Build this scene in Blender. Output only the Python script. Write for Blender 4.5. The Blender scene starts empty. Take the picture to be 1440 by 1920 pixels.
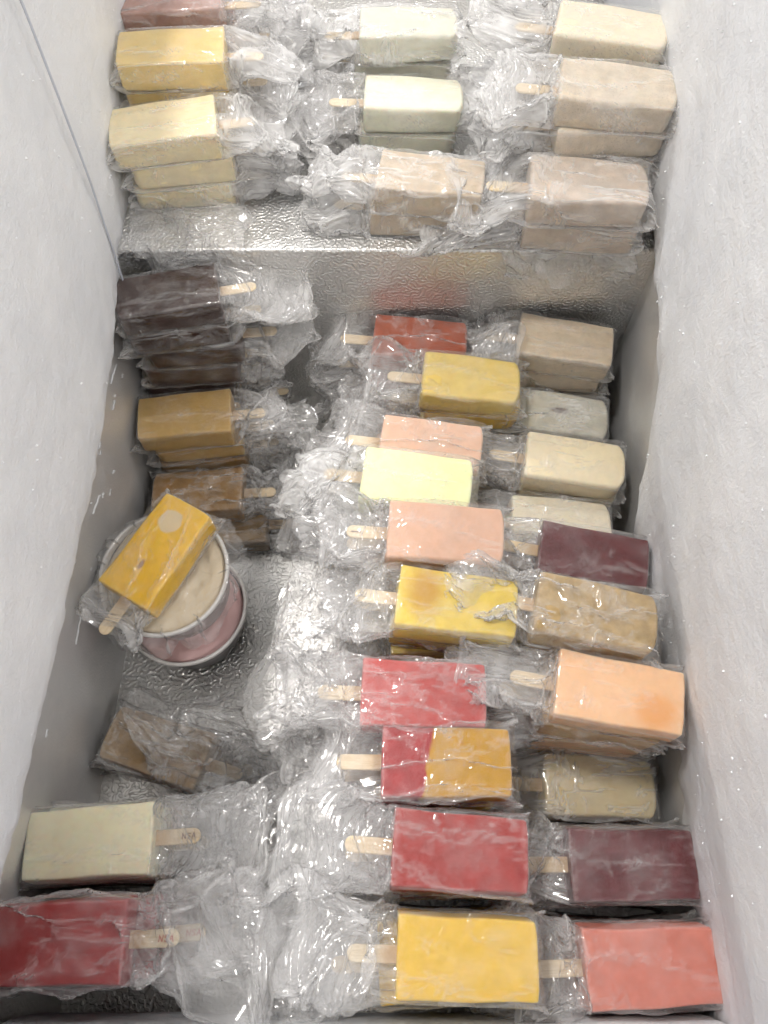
import bpy, bmesh, math, random
import numpy as np
from mathutils import Vector, Matrix, Euler

scene = bpy.context.scene
COL = scene.collection
R = math.radians

# ------------------------------------------------------------------ camera
cam_d = bpy.data.cameras.new('camera')
cam_d.sensor_fit = 'VERTICAL'
cam_d.sensor_height = 36.0
cam_d.lens = 27.04
cam_d.clip_start = 0.01
cam_d.clip_end = 50
cam = bpy.data.objects.new('camera', cam_d)
cam.location = (0, 0, 0.77)
cam.rotation_euler = (R(26), 0, 0)
COL.objects.link(cam)
scene.camera = cam

# ------------------------------------------------------------------ light (indoors, ceiling lamps and added fill lamps over an open chest freezer)
world = bpy.data.worlds.new('World')
scene.world = world
world.use_nodes = True
wb = world.node_tree.nodes['Background']
wb.inputs['Color'].default_value = (1.0, 0.965, 0.92, 1)
wb.inputs['Strength'].default_value = 0.78

def area(name, loc, target, sx, sy, power, col):
    d = bpy.data.lights.new(name, 'AREA')
    d.shape = 'RECTANGLE'
    d.size, d.size_y = sx, sy
    d.energy = power
    d.color = col
    o = bpy.data.objects.new(name, d)
    o.location = loc
    o.rotation_euler = (Vector(target) - Vector(loc)).to_track_quat('-Z', 'Y').to_euler()
    COL.objects.link(o)
    return o

area('ceiling_or_fill_lamp', (-0.66, 0.62, 2.35), (0.0, 0.3, 0.2), 0.36, 0.13, 25, (1.0, 0.95, 0.89))
area('ceiling_or_fill_lamp', (-0.92, 2.75, 2.35), (0.0, 0.5, 0.2), 0.36, 0.13, 34, (0.97, 0.98, 1.0))
area('ceiling_or_fill_lamp', (1.25, 1.25, 2.35), (0.0, 0.3, 0.2), 0.36, 0.13, 13, (0.98, 0.97, 0.97))  # added fill lamp on the right, brightens the left column and wall
area('ceiling_or_fill_lamp', (1.20, -0.75, 2.35), (0.0, 0.1, 0.2), 0.36, 0.13, 12, (1.0, 0.94, 0.87))  # another added fill from the right, for the near left side

vs = scene.view_settings
vs.view_transform = 'Standard'
vs.look = 'None'
vs.gamma = 1
vs.exposure = 0.12
vs.use_curve_mapping = False
cy = scene.cycles
cy.max_bounces = 6
cy.diffuse_bounces = 3
cy.glossy_bounces = 3
cy.transmission_bounces = 4
cy.transparent_max_bounces = 32
cy.use_adaptive_sampling = True
cy.adaptive_threshold = 0.08
cy.adaptive_min_samples = 16
cy.sample_clamp_indirect = 4.0
cy.caustics_reflective = False
cy.caustics_refractive = False
cy.use_denoising = True
try:
    cy.denoiser = 'OPENIMAGEDENOISE'
    cy.denoising_input_passes = 'RGB_ALBEDO_NORMAL'
except Exception:
    pass

# ------------------------------------------------------------------ helpers
def lin(c):
    def f(v):
        v /= 255.0
        return v / 12.92 if v <= 0.04045 else ((v + 0.055) / 1.055) ** 2.4
    return (f(c[0]), f(c[1]), f(c[2]), 1.0)

def new_mesh(name, verts, faces, smooth=True):
    me = bpy.data.meshes.new(name)
    me.from_pydata([tuple(v) for v in verts], [], [tuple(f) for f in faces])
    me.polygons.foreach_set('use_smooth', [smooth] * len(me.polygons))
    me.update()
    return me

def link(name, data, parent=None, mat=None):
    o = bpy.data.objects.new(name, data)
    COL.objects.link(o)
    if parent is not None:
        o.parent = parent
    if mat is not None:
        if len(data.materials) == 0:
            data.materials.append(mat)
        else:
            o.material_slots[0].link = 'OBJECT'
            o.material_slots[0].material = mat
    return o

def tag(o, label=None, cat=None, group=None, kind=None):
    if label: o['label'] = label
    if cat: o['category'] = cat
    if group: o['group'] = group
    if kind: o['kind'] = kind
    return o

class NT:
    """tiny node-tree helper"""
    def __init__(self, name):
        self.m = bpy.data.materials.new(name)
        self.m.use_nodes = True
        self.t = self.m.node_tree
        self.t.nodes.clear()
        self.out = self.t.nodes.new('ShaderNodeOutputMaterial')
    def n(self, typ, **kw):
        nd = self.t.nodes.new('ShaderNode' + typ)
        for k, v in kw.items():
            if k.startswith('i_'):
                nd.inputs[k[2:].replace('_', ' ')].default_value = v
            else:
                setattr(nd, k, v)
        return nd
    def l(self, a, b):
        self.t.links.new(a, b)
    def math(self, op, a, b=None, clamp=False):
        nd = self.t.nodes.new('ShaderNodeMath')
        nd.operation = op
        nd.use_clamp = clamp
        for i, v in enumerate((a, b)):
            if v is None: continue
            if isinstance(v, (int, float)): nd.inputs[i].default_value = v
            else: self.l(v, nd.inputs[i])
        return nd.outputs[0]
    def ramp(self, x, a, b, lo=0.0, hi=1.0):
        nd = self.t.nodes.new('ShaderNodeMapRange')
        nd.interpolation_type = 'SMOOTHSTEP'
        self.l(x, nd.inputs[0])
        nd.inputs[1].default_value, nd.inputs[2].default_value = a, b
        nd.inputs[3].default_value, nd.inputs[4].default_value = lo, hi
        return nd.outputs[0]
    def mixc(self, fac, a, b):
        nd = self.t.nodes.new('ShaderNodeMix')
        nd.data_type = 'RGBA'
        for s, v in ((nd.inputs[0], fac), (nd.inputs[6], a), (nd.inputs[7], b)):
            if isinstance(v, (int, float, tuple)): s.default_value = v
            else: self.l(v, s)
        return nd.outputs[2]
    def coords(self, kind='Object', per_object=True):
        tc = self.n('TexCoord')
        if not per_object:
            return tc.outputs[kind]
        oi = self.n('ObjectInfo')
        sc = self.n('VectorMath', operation='SCALE')
        sc.inputs[0].default_value = (3.1, 7.7, 1.9)
        self.l(oi.outputs['Random'], sc.inputs['Scale'])
        ad = self.n('VectorMath', operation='ADD')
        self.l(tc.outputs[kind], ad.inputs[0])
        self.l(sc.outputs[0], ad.inputs[1])
        return ad.outputs[0]
    def noise(self, v, scale, detail=2.0, rough=0.5, dist=0.0):
        nd = self.n('TexNoise')
        self.l(v, nd.inputs['Vector'])
        nd.inputs['Scale'].default_value = scale
        nd.inputs['Detail'].default_value = detail
        nd.inputs['Roughness'].default_value = rough
        nd.inputs['Distortion'].default_value = dist
        return nd.outputs['Fac']
    def bump(self, h, strength, dist, normal=None):
        nd = self.n('Bump')
        nd.inputs['Strength'].default_value = strength
        nd.inputs['Distance'].default_value = dist
        self.l(h, nd.inputs['Height'])
        if normal is not None: self.l(normal, nd.inputs['Normal'])
        return nd.outputs[0]

L_, W_, T_ = 0.095, 0.053, 0.0255          # an ice bar

# ------------------------------------------------------------------ materials
def mat_film(name, haze=0.010, haze_tail=0.198, tint=(0.96, 0.955, 0.955, 1)):
    N = NT(name)
    v = N.coords()
    at = N.n('Attribute', attribute_name='haze')
    h = N.math('ADD', haze, N.math('MULTIPLY', at.outputs['Fac'], haze_tail), clamp=True)
    tr = N.n('BsdfTransparent'); tr.inputs[0].default_value = (0.985, 0.985, 0.985, 1)
    gl = N.n('BsdfGlossy'); gl.inputs['Roughness'].default_value = 0.085
    gl.inputs[0].default_value = (1, 1, 1, 1)
    df = N.n('BsdfDiffuse'); df.inputs[0].default_value = tint
    tl = N.n('BsdfTranslucent'); tl.inputs[0].default_value = tint
    mm = N.n('MixShader'); mm.inputs[0].default_value = 0.22
    N.l(df.outputs[0], mm.inputs[1]); N.l(tl.outputs[0], mm.inputs[2])
    m1 = N.n('MixShader'); N.l(h, m1.inputs[0]); N.l(tr.outputs[0], m1.inputs[1]); N.l(mm.outputs[0], m1.inputs[2])
    lw = N.n('LayerWeight'); lw.inputs[0].default_value = 0.5
    ff = N.math('ADD', N.math('MULTIPLY', N.math('POWER', lw.outputs['Facing'], 4.0), 0.22), 0.055)
    m2 = N.n('MixShader'); N.l(ff, m2.inputs[0]); N.l(m1.outputs[0], m2.inputs[1]); N.l(gl.outputs[0], m2.inputs[2])
    N.l(m2.outputs[0], N.out.inputs[0])
    return N.m

FILM = mat_film('clear_film')
FILM_MILKY = mat_film('milky_film', 0.06, 0.27)

def mat_ice(name, col, specks=None, spots=(), frost=0.25, mottle=0.12, rough=0.42, split=None):
    """flavoured ice: colour, mottling, frosty patches, optional specks / coloured spots / two-flavour split"""
    N = NT(name)
    v = N.coords()
    raw = N.coords(per_object=False)
    c = lin(col)
    dk = tuple(x * (1 - mottle * 2.0) for x in c[:3]) + (1,)
    lt = tuple(min(0.95, x * (1 + mottle) + 0.015) for x in c[:3]) + (1,)
    f = N.ramp(N.noise(v, 90, 5, 0.7), 0.2, 0.8)
    out = N.mixc(f, dk, lt)
    if split is not None:
        sx = N.n('SeparateXYZ'); N.l(raw, sx.inputs[0])
        nz = N.noise(raw, 60, 2)
        e = N.math('ADD', sx.outputs[0], N.math('MULTIPLY', N.math('SUBTRACT', nz, 0.5), 0.012))
        e = N.math('ADD', e, N.math('MULTIPLY', sx.outputs[1], -0.18))
        out = N.mixc(N.ramp(e, split[0] - 0.0015, split[0] + 0.0015), out, N.mixc(f, tuple(x * 0.8 for x in lin(split[1])[:3]) + (1,), lin(split[1])))
    for (px, py, rr, sc, soft, st) in spots:
        mp = N.n('Mapping'); mp.inputs['Location'].default_value = (-px, -py, 0)
        mp.inputs['Scale'].default_value = (1, st, 0)
        N.l(raw, mp.inputs[0])
        ln = N.n('VectorMath', operation='LENGTH'); N.l(mp.outputs[0], ln.inputs[0])
        d = N.math('ADD', ln.outputs['Value'], N.math('MULTIPLY', N.math('SUBTRACT', N.noise(raw, 120, 3), 0.5), rr * 0.55))
        out = N.mixc(N.ramp(d, rr * (1 - soft), rr * (1 + soft), 1, 0), out, lin(sc))
    if specks is not None:
        vo = N.n('TexVoronoi'); vo.inputs['Scale'].default_value = specks[1]
        N.l(v, vo.inputs['Vector'])
        sm = N.ramp(vo.outputs['Distance'], 0.10, 0.30, 1, 0)
        sm = N.math('MULTIPLY', sm, N.ramp(N.noise(v, 45, 2), 0.42, 0.62))
        out = N.mixc(N.math('MULTIPLY', sm, 0.75), out, lin(specks[0]))
    # frost patches: pale rime frozen on the ice
    fm = N.ramp(N.noise(v, 26, 6, 0.68), 0.58, 0.72)
    fm = N.math('MULTIPLY', fm, N.ramp(N.noise(v, 420, 2, 0.6), 0.3, 0.7, 0.5, 1))
    pale = tuple(0.45 * x + 0.45 for x in c[:3]) + (1,)
    sp = N.n('SeparateXYZ'); N.l(raw, sp.inputs[0])
    ea = N.math('DIVIDE', N.math('ABSOLUTE', sp.outputs[0]), L_ / 2)
    eb = N.math('DIVIDE', N.math('ABSOLUTE', sp.outputs[1]), W_ / 2 * 0.97)
    ec = N.math('DIVIDE', N.math('ABSOLUTE', N.math('SUBTRACT', sp.outputs[2], T_ / 2)), T_ / 2)
    mxx = N.math('MAXIMUM', ea, N.math('MAXIMUM', eb, ec)); mnn = N.math('MINIMUM', ea, N.math('MINIMUM', eb, ec))
    sec = N.math('SUBTRACT', N.math('ADD', ea, N.math('ADD', eb, ec)), N.math('ADD', mxx, mnn))
    rim = N.math('MULTIPLY', N.ramp(sec, 0.86, 0.97), N.ramp(N.noise(v, 90, 4, 0.7), 0.40, 0.62, 0.0, 0.9))
    fm = N.math('ADD', fm, rim, clamp=True)
    out = N.mixc(N.math('MULTIPLY', fm, frost), out, pale)
    b = N.n('BsdfPrincipled')
    N.l(out, b.inputs['Base Color'])
    b.inputs['Roughness'].default_value = rough
    b.inputs['Subsurface Weight'].default_value = 0.5
    b.inputs['Subsurface Radius'].default_value = (1, 0.7, 0.5)
    b.inputs['Subsurface Scale'].default_value = 0.005
    b.inputs['Specular IOR Level'].default_value = 0.22
    bn = N.bump(N.noise(v, 260, 2, 0.6), 0.15, 0.0006)
    bn = N.bump(N.noise(v, 50, 2, 0.5), 0.2, 0.002, bn)
    N.l(bn, b.inputs['Normal'])
    N.l(b.outputs[0], N.out.inputs[0])
    return N.m

def mat_wood():
    N = NT('stick_wood')
    v = N.coords()
    mp = N.n('Mapping'); mp.inputs['Scale'].default_value = (1, 14, 14); N.l(v, mp.inputs[0])
    g = N.noise(mp.outputs[0], 60, 4, 0.6, 0.4)
    g2 = N.noise(v, 30, 2)
    c = N.mixc(N.ramp(g, 0.3, 0.7), lin((218, 197, 162)), lin((243, 229, 202)))
    c = N.mixc(N.ramp(g2, 0.55, 0.8), c, lin((205, 178, 138)))
    oi = N.n('ObjectInfo')
    c = N.mixc(N.math('MULTIPLY', oi.outputs['Random'], 0.4), c, lin((208, 180, 142)))
    sxx = N.n('SeparateXYZ'); N.l(N.coords(per_object=False), sxx.inputs[0])
    soak = N.math('ADD', sxx.outputs[0], N.math('MULTIPLY', g2, 0.012))
    c = N.mixc(N.ramp(soak, -0.056, -0.044, 0.0, 0.6), c, lin((176, 138, 96)))
    b = N.n('BsdfPrincipled'); N.l(c, b.inputs['Base Color'])
    b.inputs['Roughness'].default_value = 0.7
    N.l(N.bump(g, 0.3, 0.0004), b.inputs['Normal'])
    N.l(b.outputs[0], N.out.inputs[0])
    return N.m
WOOD = mat_wood()

def mat_ink(name, col):
    N = NT(name)
    v = N.coords()
    c = N.mixc(N.noise(v, 900, 2), lin(col), lin(tuple(min(255, x + 45) for x in col)))
    b = N.n('BsdfPrincipled'); N.l(c, b.inputs['Base Color']); b.inputs['Roughness'].default_value = 0.7
    N.l(b.outputs[0], N.out.inputs[0])
    return N.m
INK = mat_ink('brown_ink', (96, 66, 60))
INK_RED = mat_ink('red_ink', (165, 75, 62))
INK_DARK = mat_ink('dark_ink', (58, 54, 58))

def mat_metal(name, scale, strength, rough=0.22, base=0.62, rime=0.0):
    """stucco-embossed aluminium sheet"""
    N = NT(name)
    v = N.coords(per_object=False)
    wn = N.n('TexNoise'); wn.inputs['Scale'].default_value = 60; N.l(v, wn.inputs['Vector'])
    uv = N.n('UVMap')
    gb = N.n('TexGabor'); gb.gabor_type = '2D'
    N.l(uv.outputs[0], gb.inputs['Vector'])
    gb.inputs['Scale'].default_value = scale
    gb.inputs['Frequency'].default_value = 1.6
    gb.inputs['Anisotropy'].default_value = 0.0
    h = N.ramp(gb.outputs['Value'], 0.46, 0.60)
    bn = N.bump(h, strength, 0.0011)
    bn = N.bump(N.noise(v, 14, 2), 0.25, 0.006, bn)
    smear = N.ramp(N.noise(v, 9, 5, 0.65), 0.42, 0.7)
    ro = N.math('ADD', N.math('MULTIPLY', smear, 0.2), rough)
    c = N.mixc(smear, (base, base * 0.985, base * 0.96, 1), (base * 0.86, base * 0.86, base * 0.85, 1))
    b = N.n('BsdfPrincipled')
    N.l(c, b.inputs['Base Color'])
    b.inputs['Metallic'].default_value = 1.0
    N.l(ro, b.inputs['Roughness'])
    N.l(bn, b.inputs['Normal'])
    # thin rime lying on the metal in patches
    fro = N.n('BsdfDiffuse'); fro.inputs[0].default_value = (0.8, 0.81, 0.83, 1)
    mx = N.n('MixShader')
    fm = N.math('MULTIPLY', N.ramp(N.noise(v, 17, 7, 0.7), 0.56, 0.76, rime, rime + 0.3), 1.0)
    N.l(fm, mx.inputs[0]); N.l(b.outputs[0], mx.inputs[1]); N.l(fro.outputs[0], mx.inputs[2])
    N.l(mx.outputs[0], N.out.inputs[0])
    return N.m
METAL_FLOOR = mat_metal('embossed_aluminium', 130, 0.65, 0.28, 0.76, 0.04)
METAL_STEP = mat_metal('embossed_aluminium_step', 150, 0.6, 0.30, 0.80, 0.08)
METAL_WALL = mat_metal('embossed_aluminium_wall', 170, 0.18, 0.45, 0.78, 0.30)

def mat_frost():
    N = NT('frost')
    v = N.coords(per_object=False)
    n1 = N.noise(v, 11, 5, 0.55)
    c = N.mixc(N.ramp(n1, 0.3, 0.7), (0.74, 0.755, 0.785, 1), (0.83, 0.84, 0.86, 1))
    vo = N.n('TexVoronoi'); vo.inputs['Scale'].default_value = 900; N.l(v, vo.inputs['Vector'])
    b = N.n('BsdfPrincipled'); N.l(c, b.inputs['Base Color'])
    b.inputs['Roughness'].default_value = 0.75
    b.inputs['Subsurface Weight'].default_value = 0.2
    b.inputs['Subsurface Radius'].default_value = (0.8, 0.9, 1)
    b.inputs['Subsurface Scale'].default_value = 0.006
    bn = N.bump(N.noise(v, 330, 4, 0.75), 0.9, 0.0011)
    bn = N.bump(N.noise(v, 60, 4, 0.6), 0.2, 0.004, bn)
    N.l(bn, b.inputs['Normal'])
    N.l(b.outputs[0], N.out.inputs[0])
    return N.m
FROST = mat_frost()

def simple(name, col, rough=0.5, metallic=0.0, noise_scale=40, var=0.12, bump=0.2):
    N = NT(name)
    v = N.coords()
    c = col if len(col) == 4 else lin(col)
    f = N.noise(v, noise_scale, 4)
    cc = N.mixc(f, tuple(x * (1 - var) for x in c[:3]) + (1,), tuple(min(1, x * (1 + var)) for x in c[:3]) + (1,))
    b = N.n('BsdfPrincipled'); N.l(cc, b.inputs['Base Color'])
    b.inputs['Roughness'].default_value = rough
    b.inputs['Metallic'].default_value = metallic
    N.l(N.bump(N.noise(v, noise_scale * 5, 3), bump, 0.0008), b.inputs['Normal'])
    N.l(b.outputs[0], N.out.inputs[0])
    return N.m

def mat_tub():
    N = NT('translucent_plastic')
    v = N.coords()
    tr = N.n('BsdfTransparent'); tr.inputs[0].default_value = (0.93, 0.93, 0.94, 1)
    df = N.n('BsdfDiffuse'); df.inputs[0].default_value = (0.88, 0.87, 0.88, 1)
    tl = N.n('BsdfTranslucent'); tl.inputs[0].default_value = (0.88, 0.87, 0.88, 1)
    a = N.n('MixShader'); a.inputs[0].default_value = 0.2
    N.l(df.outputs[0], a.inputs[1]); N.l(tl.outputs[0], a.inputs[2])
    m = N.n('MixShader'); N.l(N.ramp(N.noise(v, 40, 4), 0.3, 0.7, 0.42, 0.6), m.inputs[0])
    N.l(tr.outputs[0], m.inputs[1]); N.l(a.outputs[0], m.inputs[2])
    gl = N.n('BsdfGlossy'); gl.inputs['Roughness'].default_value = 0.18
    lw = N.n('LayerWeight'); lw.inputs[0].default_value = 0.5
    ff = N.math('ADD', N.math('MULTIPLY', N.math('POWER', lw.outputs['Facing'], 4.0), 0.5), 0.04)
    m2 = N.n('MixShader'); N.l(ff, m2.inputs[0]); N.l(m.outputs[0], m2.inputs[1]); N.l(gl.outputs[0], m2.inputs[2])
    N.l(m2.outputs[0], N.out.inputs[0])
    return N.m
TUB = mat_tub()

# ------------------------------------------------------------------ setting: the freezer compartment
STEP_Z, STEP_Y = 0.235, 0.531
XR = 0.245                         # right wall, near part; it widens a little beyond the step
def xr(y):
    t = np.clip((y - 0.40) / 0.15, 0, 1)
    return XR + 0.012 * t * t * (3 - 2 * t)
def xl(y):                         # the left wall runs slightly outwards towards the viewer
    return -0.252 - 0.022 * (0.55 - y) / 0.64
Y0, Y1 = -0.098, 1.15
TOPZ = 0.56

def sheet(name, pts, mat, thick, nrm, nu=1, nv=1):
    """thick quad sheet with metric UVs; pts = 4 corners, extruded by -nrm*thick"""
    p = [Vector(q) for q in pts]
    n = Vector(nrm)
    verts = [tuple(q) for q in p] + [tuple(q - n * thick) for q in p]
    faces = [(0, 1, 2, 3), (7, 6, 5, 4), (0, 4, 5, 1), (1, 5, 6, 2), (2, 6, 7, 3), (3, 7, 4, 0)]
    me = new_mesh(name, verts, faces, False)
    uvl = me.uv_layers.new(name='UVMap')
    eu = (p[1] - p[0]).normalized(); ev = (p[3] - p[0]).normalized()
    for lp in me.loops:
        co = me.vertices[lp.vertex_index].co - p[0]
        uvl.data[lp.index].uv = (co.dot(eu), co.dot(ev) + co.dot(n))
    bm = bmesh.new(); bm.from_mesh(me); bmesh.ops.recalc_face_normals(bm, faces=bm.faces); bm.to_mesh(me); bm.free()
    return tag(link(name, me, None, mat), kind='structure')

sheet('floor', [(-0.30, Y0, 0), (0.27, Y0, 0), (0.27, STEP_Y + 0.004, 0), (-0.30, STEP_Y + 0.004, 0)], METAL_FLOOR, 0.01, (0, 0, 1))
# the raised step is one bent sheet: top, rounded nose, riser
def build_step():
    prof = [(Y1, STEP_Z)]
    r = 0.003
    prof.append((STEP_Y + r, STEP_Z))
    for k in range(1, 7):
        a = k / 6 * math.pi / 2
        prof.append((STEP_Y + r - r * math.sin(a), STEP_Z - r + r * math.cos(a)))
    prof.append((STEP_Y, -0.008))
    xs = np.linspace(-0.30, 0.27, 2)
    verts, faces, uv = [], [], []
    s = 0
    for i, (y, z) in enumerate(prof):
        if i: s += math.hypot(y - prof[i - 1][0], z - prof[i - 1][1])
        for x in xs:
            sag = 0.0
            verts.append((x, y, z + sag)); uv.append((x, s))
    for i in range(len(prof) - 1):
        a = i * 2
        faces.append((a, a + 2, a + 3, a + 1))
    me = new_mesh('step', verts, faces, True)
    ul = me.uv_layers.new(name='UVMap')
    for lp in me.loops: ul.data[lp.index].uv = uv[lp.vertex_index]
    o = tag(link('freezer_step', me, None, METAL_STEP), kind='structure')
    return o
build_step()
sheet('wall_left', [(xl(Y0), Y0, 0), (xl(Y1), Y1, 0), (xl(Y1), Y1, TOPZ), (xl(Y0), Y0, TOPZ)], METAL_WALL, 0.012, (1, 0, 0))
def right_wall():
    ys = np.linspace(Y0, Y1, 60); verts = []; faces = []
    for y in ys:
        x = float(xr(y))
        verts += [(x, y, 0), (x, y, TOPZ), (x + 0.012, y, TOPZ), (x + 0.012, y, 0)]
    for i in range(len(ys) - 1):
        for k in range(4):
            a = i * 4; faces.append((a + k, a + (k + 1) % 4, a + 4 + (k + 1) % 4, a + 4 + k))
    me = new_mesh('wall_right', verts, faces, False)
    ul = me.uv_layers.new(name='UVMap')
    for lp in me.loops:
        c = me.vertices[lp.vertex_index].co; ul.data[lp.index].uv = (c.y, c.z)
    tag(link('wall_right', me, None, METAL_WALL), kind='structure')
right_wall()
sheet('wall_front', [(0.26, Y0, 0), (-0.29, Y0, 0), (-0.29, Y0, TOPZ), (0.26, Y0, TOPZ)], METAL_WALL, 0.012, (0, 1, 0))
sheet('wall_back', [(-0.28, Y1, 0), (0.26, Y1, 0), (0.26, Y1, TOPZ), (-0.28, Y1, TOPZ)], METAL_WALL, 0.012, (0, -1, 0))

# ---- value noise in numpy (for frost relief)
def vnoise2(x, y, seed):
    rs = np.random.RandomState(seed)
    tab = rs.rand(256, 256)
    xi = np.floor(x).astype(int); yi = np.floor(y).astype(int)
    xf = x - xi; yf = y - yi
    xf = xf * xf * (3 - 2 * xf); yf = yf * yf * (3 - 2 * yf)
    g = lambda a, b: tab[a % 256, b % 256]
    return (g(xi, yi) * (1 - xf) + g(xi + 1, yi) * xf) * (1 - yf) + (g(xi, yi + 1) * (1 - xf) + g(xi + 1, yi + 1) * xf) * yf

def fbm(x, y, seed, oct=4):
    s = 0; a = 0.5
    for k in range(oct):
        s = s + a * vnoise2(x, y, seed + k); x = x * 2.03; y = y * 2.03; a *= 0.5
    return s

def frost_wall(name, side, label):
    """thick snow-like frost grown on a side wall; ragged lower lip"""
    ny, nz = 330, 190
    Y = np.linspace(Y0 + 0.002, Y1 - 0.002, ny)
    t = np.linspace(0, 1, nz)
    yy, tt = np.meshgrid(Y, t, indexing='ij')
    if side < 0:
        edge = 0.216 + 0.006 * (fbm(yy * 14, yy * 0 + 3, 5) - 0.47) * 2 + 0.006 * (fbm(yy * 80, yy * 0, 8) - 0.47)
    else:
        edge = 0.232 + 0.006 * (fbm(yy * 14, yy * 0 + 9, 15) - 0.47) * 2 + 0.008 * (fbm(yy * 80, yy * 0, 18) - 0.47)
        low = np.clip((0.44 - yy) / 0.16, 0, 1); low = low * low * (3 - 2 * low)
        edge = edge - low * (0.12 + 0.08 * np.clip(fbm(yy * 30, yy * 0 + 2, 44) - 0.3, 0, 1))
    zz = edge + (TOPZ - 0.005 - edge) * tt ** 1.25
    dz = zz - edge
    sy_ = np.clip((0.53 - yy) / 0.30, 0, 1); sy_ = sy_ * (2 - sy_)
    th = (0.005 + 0.034 * sy_) * (1 - np.exp(-dz / 0.012)) + 0.002 * np.clip(dz / 0.2, 0, 1)
    if side > 0:
        # where it reaches further down it starts as a thin skin
        th = (0.0115 + 0.0065 * np.clip((0.5 - yy) / 0.25, 0, 1) * np.clip((zz - 0.165) / 0.05, 0.12, 1)) * (1 - np.exp(-dz / (0.010 + 0.03 * np.clip((0.44 - yy) / 0.16, 0, 1))))+ 0.003 * np.clip(dz / 0.2, 0, 1)
    # diagonal soft furrows shaped to imitate shadow bands; lumps, fine grain
    dirn = (yy * 0.75 + zz * side * -0.8)
    shade_furrow = fbm(dirn * 7, yy * 1.0, 60 + side, 2) - 0.37
    lum = fbm(yy * 11, zz * 11, 71 + side, 3) - 0.47
    fin = fbm(yy * 90, zz * 90, 80 + side) - 0.47
    env = np.clip(dz / 0.05, 0, 1) * np.clip((zz - 0.19) / 0.10, 0, 1)
    th = th + env * ((0.009 + (0.010 * np.clip((zz - 0.27) / 0.06, 0, 1) if side > 0 else 0)) * shade_furrow + 0.0032 * lum) + 0.0012 * fin * np.clip(dz / 0.006, 0, 1)
    th = th + 0.012 * np.clip(fbm(yy * 45, zz * 45, 95 + side, 3) - 0.45, 0, 1) * np.exp(-dz / 0.03) * np.clip(dz / 0.006, 0, 1)
    drip = np.clip(vnoise2(yy * 55, zz * 5, 33 + side) - 0.55, 0, 1) * 0.006 * np.exp(-dz / 0.06) * np.clip(dz / 0.01, 0, 1)
    th = np.maximum(th + drip, 0.0) + 0.0005
    if side < 0:
        xx = np.vectorize(xl)(yy) + th
    else:
        xx = xr(yy) - th
    V = np.stack([xx, yy, zz], -1).reshape(-1, 3)
    idx = np.arange(ny * nz).reshape(ny, nz)
    q = np.stack([idx[:-1, :-1], idx[1:, :-1], idx[1:, 1:], idx[:-1, 1:]], -1).reshape(-1, 4)
    if side < 0: q = q[:, ::-1]
    # lip closes back to the wall
    me = new_mesh(name, V, q, True)
    o = tag(link('frost', me, None, FROST), label, 'frost', kind='stuff')
    return V, o
FL, _ = frost_wall('frost_left', -1, 'thick white frost coating the left freezer wall')
FR, _ = frost_wall('frost_right', 1, 'thick white frost coating the right freezer wall')

# frost along the near wall's lip
def frost_front():
    nx, nz = 120, 40
    X = np.linspace(-0.262, XR - 0.012, nx); t = np.linspace(0, 1, nz)
    xx, tt = np.meshgrid(X, t, indexing='ij')
    edge = 0.05 + 0.01 * fbm(xx * 30, xx * 0, 91)
    zz = edge + (TOPZ - .01 - edge) * tt ** 1.4
    dz = zz - edge
    yy = Y0 + 0.0005 + 0.013 * (1 - np.exp(-dz / 0.01)) + 0.004 * (fbm(xx * 25, zz * 25, 93) - 0.4) * np.clip(dz / 0.02, 0, 1)
    V = np.stack([xx, yy, zz], -1).reshape(-1, 3)
    idx = np.arange(nx * nz).reshape(nx, nz)
    q = np.stack([idx[:-1, :-1], idx[:-1, 1:], idx[1:, 1:], idx[1:, :-1]], -1).reshape(-1, 4)
    tag(link('frost', new_mesh('frost_front', V, q, True), None, FROST), 'band of white frost along the near freezer wall at the bottom edge', 'frost', kind='stuff')
frost_front()

# glittering ice crystals on the frost
def crystals():
    rs = np.random.RandomState(4)
    verts, faces = [], []
    for F, side in ((FL, -1), (FR, 1)):
        pick = rs.choice(len(F), 900 if side > 0 else 600, replace=False)
        for i in pick:
            p = F[i] + np.array([-side * 0.0003, 0, 0])
            r = 0.0003 + 0.0008 * rs.rand() ** 5
            M = Euler(rs.rand(3) * 6.28).to_matrix()
            b = len(verts)
            for v in ((1, 0, 0), (-1, 0, 0), (0, 1, 0), (0, -1, 0), (0, 0, 1.3), (0, 0, -1.3)):
                verts.append(tuple(Vector(p) + M @ (Vector(v) * r)))
            for f in ((0, 2, 4), (2, 1, 4), (1, 3, 4), (3, 0, 4), (2, 0, 5), (1, 2, 5), (3, 1, 5), (0, 3, 5)):
                faces.append(tuple(b + k for k in f))
    m = simple('ice_crystal', (0.95, 0.96, 1.0, 1), 0.08, 0.0, 40, 0.02, 0.0)
    tag(link('frost_crystals', new_mesh('frost_crystals', verts, faces, False), None, m), 'tiny glittering ice crystals scattered over the frosted walls', 'ice', kind='stuff')
crystals()

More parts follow.
